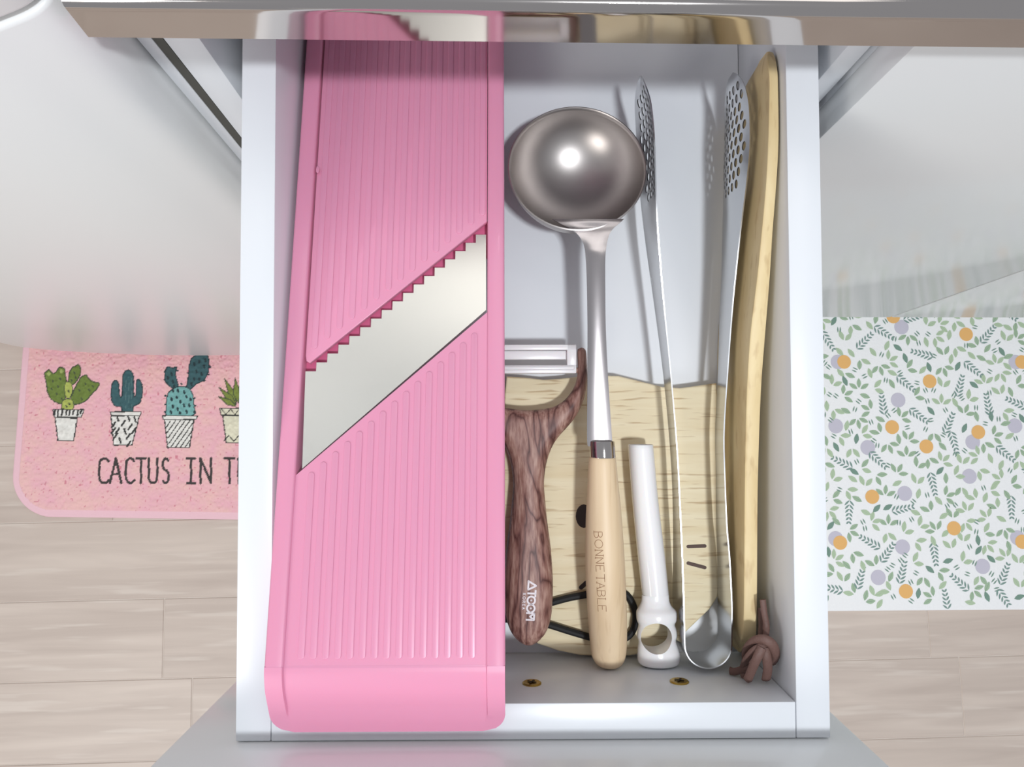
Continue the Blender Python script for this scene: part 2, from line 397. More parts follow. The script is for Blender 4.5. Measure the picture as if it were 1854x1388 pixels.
# ================================================================== patterned mat on the right
def mat_shape(x0, x1, y0, y1, r, n=7):
    out = []
    for cx, cy, a0 in ((x1-r, y1-r, 0), (x0+r, y1-r, 90), (x0+r, y0+r, 180), (x1-r, y0+r, 270)):
        out += [(cx+r*math.cos(math.radians(a0+90*i/n)), cy+r*math.sin(math.radians(a0+90*i/n))) for i in range(n+1)]
    return out
ZM = .006
lm = Thing('patterned_mat', (.72, 0, 0), 'white floor mat printed with green leaves, orange fruit and lilac dots', 'mat')
mx0, mx1 = .27, 1.28; my0 = wp(1650, 1105, ZM).y; my1 = .250
lm.part('mat_base', MB().prism(mat_shape(mx0, mx1, my0, my1, .004), .0005, ZM, .0012), M['matbase'])
pm = MB(); PK = ['leaf1', 'leaf2', 'leaf3', 'sprig', 'orange', 'lilac']; zl = [ZM+.0002]
def flat(poly, k):
    pm.cur = PK.index(k); z = zl[0]
    z += (len(pm.f) % 23)*6e-6; pm.add([(x, y, z) for x, y in poly], [tuple(range(len(poly)))])
def leaf(x, y, a, l, w, k):
    ca, sa = math.cos(a), math.sin(a); P = []
    for t, s in [(0, 0), (.2, .62), (.45, 1), (.7, .8), (.9, .35), (1, 0), (.9, -.35), (.7, -.8), (.45, -1), (.2, -.62)]:
        u, v = t*l, s*w/2; P.append((x+u*ca-v*sa, y+u*sa+v*ca))
    if not all(mx0+.002 < p[0] < mx1-.002 and my0+.002 < p[1] < my1-.002 for p in P): return
    flat(P, k)
    if l > .013:                                    # painted midrib
        q = [(x+u*ca-v*sa, y+u*sa+v*ca) for u, v in ((.08*l, .00022), (.85*l, .0001), (.85*l, -.0001), (.08*l, -.00022))]
        z_ = zl[0]; zl[0] += .00016; flat(q, {'leaf1': 'leaf2', 'leaf2': 'leaf3', 'leaf3': 'sprig'}[k]); zl[0] = z_
inside = lambda x, y, m=.004: mx0+m < x < mx1-m and my0+m < y < my1-m
px_or = [(1528, 655), (1683, 690), (1749, 605), (1856, 655), (1615, 773), (1677, 808), (1771, 782), (1579, 899), (1727, 956), (1521, 982), (1856, 980), (1640, 1070), (1617, 573), (1775, 1100)]
px_li = [(1632, 592), (1626, 724), (1513, 771), (1571, 810), (1761, 800), (1850, 770), (1755, 862), (1638, 893), (1634, 990), (1590, 1045), (1779, 1025), (1513, 975), (1843, 973), (1517, 655), (1668, 1098)]
ors = [wp(*p, ZM).xy for p in px_or]; lis = [wp(*p, ZM).xy for p in px_li]
T = .2745                                           # the print repeats sideways with this period
ors_all = [V((p.x+k*T, p.y)) for p in ors if p.x < .47+T for k in range(-1, 4)]
ors_all = [p for i, p in enumerate(ors_all) if all((p-q).length > .02 for q in ors_all[:i])]
lis_all = [V((p.x+k*T, p.y)) for p in lis for k in range(-1, 4)]
lis_all = [p for i, p in enumerate(lis_all) if all((p-q).length > .02 for q in lis_all[:i]) ]
ors_all += [V((p.x, p.y+.30)) for p in ors_all if p.y+.30 > .22 and p.y+.3 < .245]
for p in lis_all:
    if inside(p.x, p.y, .012): flat([(p.x+.0112*math.cos(a), p.y+.0112*math.sin(a)) for a in [i*math.pi/10 for i in range(20)]], 'lilac')
zl[0] = ZM+.0004
for p in ors_all:
    if inside(p.x, p.y, .006): flat([(p.x+.0105*math.cos(a), max(p.y+.0105*math.sin(a), my0+.001)) for a in [i*math.pi/10 for i in range(20)]], 'orange')
zl[0] = ZM+.0003
def cone(poly_c, r, pts): return all((V(poly_c)-q).length > r+d for q, d in pts)
rng = random.Random(3); placed = [(p, .010) for p in ors_all] + [(p, .0085) for p in lis_all]
from collections import defaultdict
gridc = defaultdict(list)
for q, d in placed: gridc[(int(q.x/.05), int(q.y/.05))].append((q, d))
def free(x, y, r):
    gx, gy = int(x/.05), int(y/.05)
    for i in (-1, 0, 1):
        for j in (-1, 0, 1):
            for q, d in gridc[(gx+i, gy+j)]:
                if (V((x, y))-q).length < r+d: return False
    return True
def occupy(x, y, r): gridc[(int(x/.05), int(y/.05))].append((V((x, y)), r))
def motif(kind, x, y, a):
    if kind == 'pair':
        k = rng.choice(['leaf1', 'leaf2'])
        for d, l_ in ((.55, .0165), (-.6, .0150)): leaf(x+.0024*math.cos(a+d), y+.0024*math.sin(a+d), a+d, l_, .0074, k); k = rng.choice(['leaf1', 'leaf2', k])
    elif kind == 'trio':
        k = rng.choice(['leaf1', 'leaf2'])
        for d in (-1.0, 0, 1.0): leaf(x+.0028*math.cos(a+d), y+.0028*math.sin(a+d), a+d, .0150, .0068, k)
    elif kind == 'one': leaf(x, y, a, .0165, .0076, rng.choice(['leaf1', 'leaf2', 'leaf3']))
    elif kind == 'sprig':
        for i in range(6):
            u = -.017+.0062*i; cx, cy = x+u*math.cos(a), y+u*math.sin(a); l = .0095-.0009*i
            for sgn in (1, -1): leaf(cx, cy, a+sgn*.75, l*1.12, .0028, 'sprig')
    elif kind == 'dash':
        for d in (-.002, .002):
            leaf(x-d*math.sin(a), y+d*math.cos(a), a, .009, .0020, 'leaf3')
for kind, r, cnt in (('sprig', .0138, 260), ('trio', .0106, 500), ('sprig', .0138, 60), ('pair', .0096, 5000), ('one', .0064, 9000), ('dash', .0046, 7000)):
    for _ in range(cnt):
        x = rng.uniform(mx0, mx1); y = rng.uniform(my0, my1)
        if not free(x, y, r): continue
        a = rng.choice([1.2, 1.9, -1.3, .5, 2.6, -.7])+rng.uniform(-.35, .35)
        occupy(x, y, r*.97)
        if kind == 'sprig': motif(kind, x, y, a)
        else:
            o = .006 if kind != 'dash' else .003
            motif(kind, x-o*math.cos(a), y-o*math.sin(a), a)
lm.part('printed_pattern', pm, [M[k] for k in PK], recalc=False)

# ================================================================== pink cactus mat (looped pile, printed)
cm = Thing('cactus_mat', (-.42, .09, 0), 'pink looped doormat printed with potted cacti and dark lettering', 'mat')
ang = math.radians(-1.1)
pc = wp(13, 936, .009)                    # lower left corner (before rounding)
ux = V((math.cos(ang), math.sin(ang))); uy = V((-math.sin(ang), math.cos(ang)))
MWd, MHt, MR = .60, .375, .062
STEP = .0012
nu, nv = int(MWd/STEP)+1, int(MHt/STEP)+1
uu, vv = np.meshgrid(np.arange(nu)*STEP, np.arange(nv)*STEP)
# distance to the rounded border
qx = np.abs(uu-MWd/2)-(MWd/2-MR); qy = np.abs(vv-MHt/2)-(MHt/2-MR)
sd = np.hypot(np.maximum(qx, 0), np.maximum(qy, 0)) + np.minimum(np.maximum(qx, qy), 0) - MR
rs = np.random.RandomState(4)
def vnoise(cell, seed):
    r = np.random.RandomState(seed); g = r.rand(int(MHt/cell)+4, int(MWd/cell)+4)
    x = uu/cell; y = vv/cell; xi = x.astype(int); yi = y.astype(int); fx = x-xi; fy = y-yi
    fx = fx*fx*(3-2*fx); fy = fy*fy*(3-2*fy)
    return (g[yi, xi]*(1-fx)+g[yi, xi+1]*fx)*(1-fy)+(g[yi+1, xi]*(1-fx)+g[yi+1, xi+1]*fx)*fy
pile = .6*vnoise(.0034, 1)+.4*vnoise(.0018, 2)
hgt = .0075 + .0026*(pile-.5)
border = sd > -.011
hgt = np.where(border, .0062+.0004*(pile-.5), hgt)
col = np.empty((nv, nu, 3)); base_c = np.array(lin((236, 178, 192))[:3]); alt_c = np.array(lin((240, 196, 186))[:3])
mixn = vnoise(.012, 5)[..., None]*.6+pile[..., None]*.4
col[:] = base_c*(1-mixn)+alt_c*mixn
dk = (vnoise(.0028, 8) < .10)[..., None]; col = np.where(dk, np.array(lin((214, 138, 150))[:3]), col)
col = np.where(border[..., None], np.array(lin((238, 196, 204))[:3]), col)
def to_uv(px, py):
    p = wp(px, py, .008).xy - pc.xy; return (p.dot(ux), p.dot(uy))
def zpx(c, off=(20, 630), s=4.414): return (off[0]+c[0]/s, off[1]+c[1]/s)     # zoomed-crop coordinates
def paint_poly(pts, rgb, raw=False):
    P = np.array([to_uv(*zpx(p)) for p in pts]); x0, y0 = P.min(0); x1, y1 = P.max(0)
    i0, i1 = max(int(y0/STEP)-1, 0), min(int(y1/STEP)+2, nv); j0, j1 = max(int(x0/STEP)-1, 0), min(int(x1/STEP)+2, nu)
    if i0 >= i1 or j0 >= j1: return
    X = uu[i0:i1, j0:j1]; Y = vv[i0:i1, j0:j1]; ins = np.zeros(X.shape, bool)
    for k in range(len(P)):
        (ax, ay), (bx, by) = P[k-1], P[k]
        c = ((ay > Y) != (by > Y)) & (X < (bx-ax)*(Y-ay)/(by-ay+1e-12)+ax); ins ^= c
    t = np.array(lin(rgb)[:3])*(.82+.36*pile[i0:i1, j0:j1])[..., None]
    col[i0:i1, j0:j1] = np.where(ins[..., None], t, col[i0:i1, j0:j1])
def paint_line(pts, w, rgb):
    P = [np.array(to_uv(*zpx(p))) for p in pts]; w = w/4.414*1.142/1390/2
    for a, b in zip(P, P[1:]):
        x0, y0 = np.minimum(a, b)-w; x1, y1 = np.maximum(a, b)+w
        i0, i1 = max(int(y0/STEP), 0), min(int(y1/STEP)+2, nv); j0, j1 = max(int(x0/STEP), 0), min(int(x1/STEP)+2, nu)
        if i0 >= i1 or j0 >= j1: continue
        X = uu[i0:i1, j0:j1]-a[0]; Y = vv[i0:i1, j0:j1]-a[1]; d = b-a; t = np.clip((X*d[0]+Y*d[1])/(d@d+1e-12), 0, 1)
        ins = np.hypot(X-t*d[0], Y-t*d[1]) < w
        col[i0:i1, j0:j1] = np.where(ins[..., None], np.array(lin(rgb)[:3]), col[i0:i1, j0:j1])
GR, GR2, OUT = (112, 132, 62), (176, 186, 96), (74, 84, 62)
DT, LT, TL = (62, 98, 102), (122, 176, 172), (44, 62, 66)
WH, LN = (232, 230, 222), (58, 58, 56)
def blob(pts, fill, line=None, lw=9):
    P = [tuple(p) for p in smooth_path(list(pts)+[pts[0]], 4)]
    paint_poly(P, fill)
    if line: paint_line(P, lw, line)
# cactus one: paddles
blob([(265, 205), (300, 170), (330, 200), (355, 195), (385, 155), (425, 165), (430, 205), (440, 270), (430, 330), (430, 420), (400, 445), (330, 415), (290, 350), (280, 270)], GR, OUT)
blob([(455, 245), (470, 180), (535, 130), (555, 180), (540, 235), (500, 285), (465, 290)], GR, OUT)
blob([(470, 430), (490, 360), (540, 260), (560, 230), (600, 212), (615, 240), (660, 270), (700, 275), (695, 310), (640, 370), (590, 425), (510, 450)], GR, OUT)
blob([(425, 330), (435, 275), (460, 268), (482, 285), (490, 340), (470, 395), (435, 390)], GR2, OUT, 6)
blob([(400, 485), (405, 430), (430, 410), (480, 410), (497, 440), (490, 488)], GR2, OUT, 6)
for p in [(300, 205), (400, 185)]: blob([(p[0]-16, p[1]), (p[0], p[1]-18), (p[0]+16, p[1]), (p[0], p[1]+18)], (160, 174, 104))
for p in [(330, 260), (370, 300), (320, 320), (390, 240), (360, 360), (400, 400), (500, 190), (510, 230), (480, 250), (540, 330), (590, 280), (620, 330), (560, 400), (650, 300), (455, 340), (440, 460), (460, 440)]:
    paint_line([p, (p[0]+6, p[1]+10)], 12, OUT)
# cactus two: arms
blob([(885, 505), (880, 470), (830, 460), (800, 400), (805, 290), (830, 258), (858, 280), (865, 370), (885, 385), (893, 220), (935, 172), (975, 220), (980, 380), (995, 370), (1000, 270), (1020, 250), (1045, 290), (1048, 370), (1025, 440), (975, 465), (970, 505)], DT, TL, 8)
for x in (915, 940, 962): paint_line([(x, 230), (x, 480)], 4, (88, 122, 122))
# cactus three
blob([(1285, 320), (1235, 270), (1230, 210), (1245, 150), (1290, 160), (1320, 150), (1315, 210), (1325, 260), (1335, 320)], DT, TL, 8)
blob([(1400, 320), (1415, 230), (1430, 110), (1470, 60), (1560, 40), (1582, 150), (1545, 250), (1480, 285), (1435, 325)], DT, TL, 8)
blob([(1238, 535), (1240, 440), (1255, 360), (1300, 320), (1360, 305), (1420, 322), (1450, 370), (1460, 450), (1452, 537)], LT, TL, 8)
for p in [(1290, 330), (1330, 330), (1380, 345), (1280, 400), (1320, 385), (1350, 420), (1400, 380), (1430, 400), (1290, 460), (1330, 480), (1380, 450), (1420, 450), (1400, 500), (1345, 510), (1275, 505), (1250, 230), (1280, 200), (1290, 260), (1300, 300), (1460, 120), (1500, 100), (1540, 140), (1480, 180), (1520, 200), (1460, 240), (1440, 280), (1500, 240), (1550, 90)]:
    paint_line([p, (p[0]+4, p[1]+14)], 17, TL)
for p in [(1225, 190), (1225, 250), (1330, 180), (1412, 200), (1590, 150), (1575, 210), (1232, 380), (1228, 450), (1228, 510), (1465, 400), (1470, 460), (1462, 510), (1360, 285), (1545, 260)]:
    blob([(p[0]-9, p[1]), (p[0], p[1]-9), (p[0]+9, p[1]), (p[0], p[1]+9)], TL)
# agave
for tip, root, w in (((1705, 240), (1800, 440), 26), ((1662, 315), (1800, 450), 26), ((1655, 385), (1800, 465), 24), ((1790, 240), (1815, 440), 30), ((1860, 180), (1850, 440), 34), ((1930, 240), (1880, 440), 30), ((1990, 310), (1890, 455), 26)):
    d = np.array(root)-np.array(tip); nrm = np.array((-d[1], d[0]))/np.hypot(*d)*w
    m_ = np.array(tip)+d*.6; P = [tip, tuple(m_+nrm), root, tuple(m_-nrm)]
    paint_poly(P, (126, 140, 66)); paint_line(P+[P[0]], 7, OUT)
# pots
def pot(P, rim, fill=WH):
    paint_poly(P, fill); paint_line(P+[P[0]], 9, LN); paint_poly(rim, fill); paint_line(rim+[rim[0]], 8, LN)
pot([(352, 555), (528, 560), (500, 740), (372, 740)], [(332, 490), (582, 490), (560, 552), (345, 552)])
for x in (350, 378, 410, 445, 470, 500, 535, 560): paint_line([(x, 495), (x-8, 525+(x % 20))], 14, LN)
pot([(798, 540), (1025, 540), (965, 775), (820, 775)], [(790, 508), (1040, 508), (1032, 538), (798, 538)])
for x, y in [(850, 560), (895, 600), (940, 560), (990, 570), (950, 630), (850, 660), (910, 665), (820, 610), (935, 705), (980, 660), (870, 735), (835, 700), (940, 765), (815, 660)]:
    s = 14 if (x*7+y) % 3 else -6
    paint_line([(x-s, y+20), (x+s, y-20)], 15, LN)
pot([(1225, 570), (1462, 570), (1425, 795), (1250, 795)], [(1205, 540), (1490, 540), (1478, 570), (1215, 570)])
for i in range(9):
    x0 = 1235+i*38
    a, b_ = (x0-110, 790), (x0+40, 580)
    # clip to pot
    P = [(a[0]+(b_[0]-a[0])*t/20, a[1]+(b_[1]-a[1])*t/20) for t in range(21)]
    P = [q for q in P if 1228+(q[1]-570)*.12 < q[0] < 1460-(q[1]-570)*.16]
    if len(P) > 1: paint_line(P, 8, LN)
pot([(1690, 540), (2000, 540), (1960, 755), (1720, 755)], [(1665, 480), (2030, 480), (2010, 535), (1680, 535)], (226, 222, 196))
paint_line([(1700+i*40, 745-(i % 2)*48) for i in range(8)], 7, LN); paint_line([(1680+i*36, 485+(i % 2)*45) for i in range(10)], 7, LN)
# lettering
TXT = (66, 62, 60)
for ch, x0, x1 in (('C', 690, 770), ('A', 785, 880), ('C', 905, 975), ('T', 1000, 1075), ('U', 1092, 1172), ('S', 1205, 1262), ('I', 1405, 1470), ('N', 1505, 1605), ('T', 1705, 1785), ('H', 1810, 1900), ('E', 1935, 2010)):
    w, st = GLYPH[ch]
    for s_ in st: paint_line([(x0+(x1-x0)*p[0]/w, 1078-p[1]*198) for p in s_], 19, TXT)
# mesh
keep = sd < 0
idx = -np.ones((nv, nu), int); idx[keep] = np.arange(keep.sum())
PX = pc.x + uu*ux.x + vv*uy.x - cm.base.x; PY = pc.y + uu*ux.y + vv*uy.y - cm.base.y
edge_drop = np.clip((sd+.0022)/.0022, 0, 1); hgt = hgt*(1-edge_drop**2*.8)
vts = np.stack([PX[keep], PY[keep], hgt[keep]], 1)
q = np.stack([idx[:-1, :-1], idx[:-1, 1:], idx[1:, 1:], idx[1:, :-1]], -1).reshape(-1, 4); q = q[(q >= 0).all(1)]
me = bpy.data.meshes.new('printed_pile'); me.from_pydata(vts.tolist(), [], q.tolist()); me.update()
ca = me.color_attributes.new('print', 'FLOAT_COLOR', 'POINT'); cc = np.ones((len(vts), 4), np.float32); cc[:, :3] = col[keep]; ca.data.foreach_set('color', cc.ravel())
me.polygons.foreach_set('use_smooth', [True]*len(me.polygons))
pmx = bpy.data.materials.new('printed_pile'); pmx.use_nodes = True; nt = pmx.node_tree; at = N(nt, 'ShaderNodeVertexColor'); at.layer_name = 'print'
L(nt, at.outputs[0], nt.nodes['Principled BSDF'].inputs['Base Color']); nt.nodes['Principled BSDF'].inputs['Roughness'].default_value = .9
me.materials.append(pmx)
o = bpy.data.objects.new('printed_pile', me); C.objects.link(o); o.parent = cm.o
M['matpink'] = mat('pink_backing', (236, 190, 200), rough=.8)
ol = [pc.xy + ux*p[0] + uy*p[1] for p in mat_shape(.001, MWd-.001, .001, MHt-.001, MR)]
cm.part('backing', MB().prism([(p.x, p.y) for p in ol], .0004, .0042, .0008), M['matpink'])

# ================================================================== the drawer
xl_i = dp(495, 694, Z_TOP).x; xl_o = dp(432.5, 694, Z_TOP).x; xr_i = dp(1432, 694, Z_TOP).x; xr_o = dp(1492.5, 694, Z_TOP).x
yf_i = dp(918, 1273, Z_TOP).y; yf_o = dp(918, 1340, Z_TOP).y; Y_B = .30
dr = Thing('drawer', (.012, .05, -.012), 'open white drawer holding the slicer, ladle, peeler, tongs and wooden boards', 'drawer', drawer=True)
g = .0003
dr.part('side_panel', MB().box((xl_o, yf_o+g, -.014), (xl_i, Y_B, Z_TOP), .0006), M['white'])
dr.part('side_panel', MB().box((xr_i, yf_o+g, -.014), (xr_o, Y_B, Z_TOP), .0006), M['white'])
fw = dr.part('front_wall', MB().box((xl_i+g, yf_o+g, -.014), (xr_i-g, yf_i, Z_TOP), .0005), M['white'])
dr.part('back_wall', MB().box((xl_i+g, Y_B-.016, -.014), (xr_i-g, Y_B, Z_TOP), .0005), M['white'])
dr.part('bottom_panel', MB().box((xl_i+g, yf_i+g, -.006), (xr_i-g, Y_B-.0165, 0)), M['white'])
fl_ = dpx(270, 1388, y=yf_o-.0003); fr2 = dpx(1613, 1388, y=yf_o-.0003)
dr.part('drawer_front', MB().box((fl_.x, yf_o-.0185, -.07), (fr2.x, yf_o-.0003, .1185), .0012), M['gloss'], label='glossy white drawer front seen from behind')
for px, py in ((963, 1237), (1230, 1234)):
    c = dpx(px, py, y=yf_i); m_ = MB(); rings = []
    for rr, dy in ((.0052, 0), (.0052, .0005), (.0046, .0009), (.0024, .0007)):
        rings.append([(c.x+rr*math.cos(a), yf_i+dy, c.z+rr*math.sin(a)) for a in [k*math.pi/10 for k in range(20)]])
    m_.loft(rings); sc = dr.part('screw', m_, M['brass'], parent=fw)
    m2 = MB()
    for k in range(2):
        a = .5+k*math.pi/2; d = V((math.cos(a), 0, math.sin(a)))*.0026; e = V((-math.sin(a), 0, math.cos(a)))*.0005
        cc_ = V((c.x, yf_i+.00095, c.z)); P = [cc_-d-e, cc_+d-e, cc_+d+e, cc_-d+e]
        m2.add(P+[p+V((0, .0003, 0)) for p in P], [(0, 1, 2, 3), (4, 5, 6, 7), (0, 1, 5, 4), (1, 2, 6, 5), (2, 3, 7, 6), (3, 0, 4, 7)])
    for f_ in (m2,):
        ob = bpy.data.objects.new('cross_recess', f_.data('cross_recess', M['slot'], dr.base)); C.objects.link(ob); ob.parent = fw
for s, x in ((-1, xl_o), (1, xr_o)):
    dr.part('slide_rail', MB().box((x if s > 0 else x-.006, yf_o+.02, .008), (x+.006 if s > 0 else x, Y_B+.02, .036), .0008), M['slide'])

# ================================================================== pink slicer
SL = .205; sl_y0, sl_z0 = -.1227, .1000
UL, UR = -.1172, -.0012
ta = math.atan(SL); ct, st_ = math.cos(ta), math.sin(ta)
def sp(u, t, n=0.0):                               # slicer (across, along, normal) -> drawer coordinates
    return V((u, sl_y0 + t*ct + n*st_, sl_z0 - t*st_ + n*ct))
def s_px(px, py, n=0.0):                           # pixel on the slicer's face -> (u, t)
    r = ray(px, py, DF); o_ = V((0, 0, DH)); nn = V((0, st_, ct)); p0 = sp(0, 0, n)
    k = (p0-o_).dot(nn)/r.dot(nn); h = o_+r*k; return (h.x, (h-p0).dot(V((0, ct, -st_))))
sl = Thing('mandoline_slicer', (-.058, .03, .03), 'pink plastic mandoline slicer with a slanted serrated steel blade, leaning in the drawer', 'slicer', drawer=True)
TL_ = .385; RWD = .0093
def sprism(poly, n0, n1, bev=0):
    m = MB(); m.prism(poly, n0, n1, bev); m.v = [tuple(sp(*v)) for v in m.v]; return m
# body: two rails, lower plate and the rolled front lip
body = MB()
def rail(u0, u1):
    cs = [(u0, -.012), (u0, -.0012), (u0+.0004, -.0004), (u0+.0012, 0), (u1-.0012, 0), (u1-.0004, -.0004), (u1, -.0012), (u1, -.012)]
    return [[sp(u, t, n_) for u, n_ in cs] for t in np.linspace(0, TL_, 12)]
body.loft(rail(UL, UL+RWD)); body.loft(rail(UR-RWD, UR))
PN = -.0016
ui0, ui1 = UL+RWD-.0002, UR-RWD+.0002
d0 = s_px(545, 850, PN); d1 = s_px(882, 563, PN)
slope = (d1[1]-d0[1])/(d1[0]-d0[0]); tl = d0[1]+slope*(ui0-d0[0]); tr = d0[1]+slope*(ui1-d0[0])
m_ = sprism([(ui0, -.0005), (ui1, -.0005), (ui1, tr-.0006), (ui0, tl-.0006)], PN-.003, PN, 0); body.add(m_.v, m_.f)
# lip: rolls over and down on to the drawer's front wall
lipc = smooth_path([(sl_y0+.0002, sl_z0), (-.1270, .1001), (-.1345, .0985), (-.1425, .0945), (-.1500, .0905), (-.1590, .0860)], 5)
lipc = [V((0, float(p[0]), float(p[1]))) for p in lipc]; Ltot = sum((b_-a).length for a, b_ in zip(lipc, lipc[1:])); acc = 0; RC = .011
top_r, bot_r = [], []
us = [0, .002, .006, .035, .075, .080, .086, .2, .35, .5, .65, .8, .914, .920, .925, .965, .994, .998, 1]
for i, p in enumerate(lipc):
    if i: acc += (p-lipc[i-1]).length
    rem = Ltot-acc; ins = 0 if rem > RC else RC-math.sqrt(max(RC**2-(RC-rem)**2, 0))
    tng = (lipc[min(i+1, len(lipc)-1)]-lipc[max(i-1, 0)]).normalized(); nr = V((0, -tng.z, tng.y)); nr = nr if nr.z > 0 else -nr
    fade = min(1, max(0, (rem-.007)/.008)); ro_t, ro_b = [], []
    for u in us:
        x = UL+ins+(UR-UL-2*ins)*u; h = PN*fade if .0795 < u < .9205 else 0
        if u in (0, 1): h = -.0010
        ro_t.append(V((x, p.y, p.z))+nr*h); ro_b.append(V((x, p.y, p.z))+nr*(PN-.0026 if .0795 < u < .9205 else -.0042))
    top_r.append(ro_t); bot_r.append(ro_b)
body.loft([a+b_[::-1] for a, b_ in zip(top_r, bot_r)])
sl.part('body', body, M['pink'], angle=40)
# ribs on the lower plate
def rib(m, u, t0, t1, w=.0033, n0=PN, h=.00045):
    if t1-t0 < .004: return
    pr = []
    for k in range(7): a = math.pi*k/6; pr.append((u+w/2*math.cos(a), t1-w/2+w/2*math.sin(a)))
    for k in range(7): a = math.pi+math.pi*k/6; pr.append((u+w/2*math.cos(a), t0+w/2+w/2*math.sin(a)))
    q = sprism(pr, n0-.0002, n0+h, .0002); m.add(q.v, q.f)
ribs = MB(); nr_ = 15; ru = [s_px(545+i*22.1, 1190, PN)[0] for i in range(nr_)]
for u in ru: rib(ribs, u, s_px(600, 1193, PN)[1], d0[1]+slope*(u-d0[0])-.0062)
sl.part('lower_ribs', ribs, M['pink'])
# upper adjustable plate, a touch lower, with its own ribs
PU = -.0022
e0 = s_px(556, 660, PU); e1 = s_px(880, 402, PU); se = (e1[1]-e0[1])/(e1[0]-e0[0])
uL2 = ui0+.0012; uR2 = ui1-.0006
tL2 = e0[1]+se*(uL2-e0[0]); tR2 = e0[1]+se*(uR2-e0[0])
cor = [(uL2, tL2+.006), (uL2+.0006, tL2+.0030), (uL2+.0025, tL2+.0019+se*.0)]
up = sprism([(uR2, tR2), (uR2, TL_-.004), (uL2, TL_-.004)]+cor, PU-.003, PU, .0004)
upo = sl.part('upper_plate', up, M['pink'])
ribs2 = MB()
for i in range(15):
    u = uL2+.0045+i*(uR2-uL2-.007)/14; rib(ribs2, u, e0[1]+se*(u-e0[0])+.0058, TL_-.02, n0=PU)
sl.part('upper_ribs', ribs2, M['pink'], parent=upo)
# dark pink cross bar seen through the slot beside the teeth
cb_ = sprism([(ui0, tL2-.018), (ui1, tR2-.018), (ui1, tR2+.004), (ui0, tL2+.004)], PU-.0095, PU-.0072)
sl.part('cross_bar', cb_, M['pinkd'])
# blade
BN = -.0010
bl = [s_px(553, 672, BN)]
P0 = np.array(bl[0]); P1 = np.array(s_px(880, 410, BN)); nt_ = 17
n_t = 17
du = (P1[0]-P0[0])/n_t; dt = (P1[1]-P0[1])/n_t
blp = []
for i in range(n_t):
    blp.append((P0[0]+du*i, P0[1]+dt*i)); blp.append((P0[0]+du*(i+1), P0[1]+dt*i+.0000))
blp = []
for i in range(n_t):
    blp.append((P0[0]+du*i, P0[1]+dt*i)); 
    if i < n_t-1: blp.append((P0[0]+du*(i+1)-.00001, P0[1]+dt*i))
blp.append((P1[0], P0[1]+dt*(n_t-1)))
blp += [s_px(880, 561, BN), s_px(547, 848, BN)]
blade = sprism(blp, BN-.0006, BN, 0); sl.part('blade', blade, M['blade'], label='slanted serrated steel blade')
# small moulded nub on the left guide
q = MB(); c = s_px(575, 307, -.0005); q.prism([(c[0]+.0009*math.cos(a), c[1]+.0022*math.sin(a)) for a in [k*math.pi/6 for k in range(12)]], -.0018, -.0001, .0003)
q.v = [tuple(sp(*v)) for v in q.v]; sl.part('nub', q, M['pink'])

# ================================================================== cat-faced cutting board lying flat
BT = .0125
brd_px = [(917, 681), (950, 683), (985, 687), (1015, 685), (1050, 681), (1085, 679), (1120, 680), (1160, 690), (1200, 700), (1232, 702), (1262, 698), (1298, 693),
          (1299, 720), (1300, 800), (1302, 900), (1303, 1000), (1303, 1060), (1300, 1080), (1285, 1103), (1260, 1127), (1236, 1150), (1212, 1168), (1180, 1180), (1140, 1187), (1095, 1189), (1050, 1186), (1010, 1178),
          (975, 1166), (952, 1150), (930, 1125), (915, 1095), (909, 1060), (909, 1000), (911, 900), (912, 800), (913, 720)]
bp = [dp(x, y, BT) for x, y in brd_px]
cbd = Thing('cutting_board', (bp[0].x+.06, 0, 0), 'pale wooden cat-faced cutting board lying flat on the drawer bottom', 'cutting board', drawer=True)
pts = [(p.x, p.y) for p in bp]
cbd.part('board', MB().prism(pts, .0003, BT, .0012), M['wood_board'], angle=50)
ZE = BT+.00015
def disc(c, rx, ry, rot_=0, n=20):
    return [(c.x+rx*math.cos(a)*math.cos(rot_)-ry*math.sin(a)*math.sin(rot_), c.y+rx*math.cos(a)*math.sin(rot_)+ry*math.sin(a)*math.cos(rot_)) for a in [2*math.pi*k/n for k in range(n)]]
for px, py in ((1057, 934), (1172, 888)):
    m_ = MB().prism(disc(dp(px, py, BT), .0048, .0070), BT-.0002, ZE); cbd.part('eye', m_, M['eye'])
def dash(a, b_, w=.0021):
    A, B = dp(*a, BT), dp(*b_, BT); d = (B-A).normalized(); s_ = V((-d.y, d.x, 0))*w/2; P = []
    for k in range(7): an = math.pi*k/6-math.pi/2; P.append(B+d*w/2*math.cos(an)+s_*math.sin(an))
    for k in range(7): an = math.pi*k/6+math.pi/2; P.append(A+d*w/2*math.cos(an)+s_*math.sin(an))
    return MB().prism([(p.x, p.y) for p in P], BT-.0002, ZE)
for a, b_ in (((1246, 989), (1276, 988)), ((1246, 1019), (1276, 1027)), ((945, 989), (975, 990)), ((945, 1027), (975, 1020))):
    cbd.part('whisker', dash(a, b_), M['mark'])
for a, b_ in (((1052, 1063), (1062, 1054)),): cbd.part('mouth', dash(a, b_, .0026), M['eye'])
# black elastic loop
lp = [(1062, 1076), (1030, 1082), (1000, 1090), (960, 1101), (925, 1112), (910, 1119), (925, 1121), (960, 1123), (995, 1131), (1030, 1142), (1068, 1153), (1100, 1160), (1130, 1156), (1146, 1141), (1151, 1115), (1144, 1090), (1130, 1074), (1100, 1069)]
P = [dp(p[0], p[1], BT+.0026) for p in lp]; P = [V(p) for p in smooth_path([tuple(p) for p in P+[P[0]]], 6)]
cbd.part('hanging_loop', MB().tube(P, .0021, 10, cap=False), M['black'], label='black elastic loop')

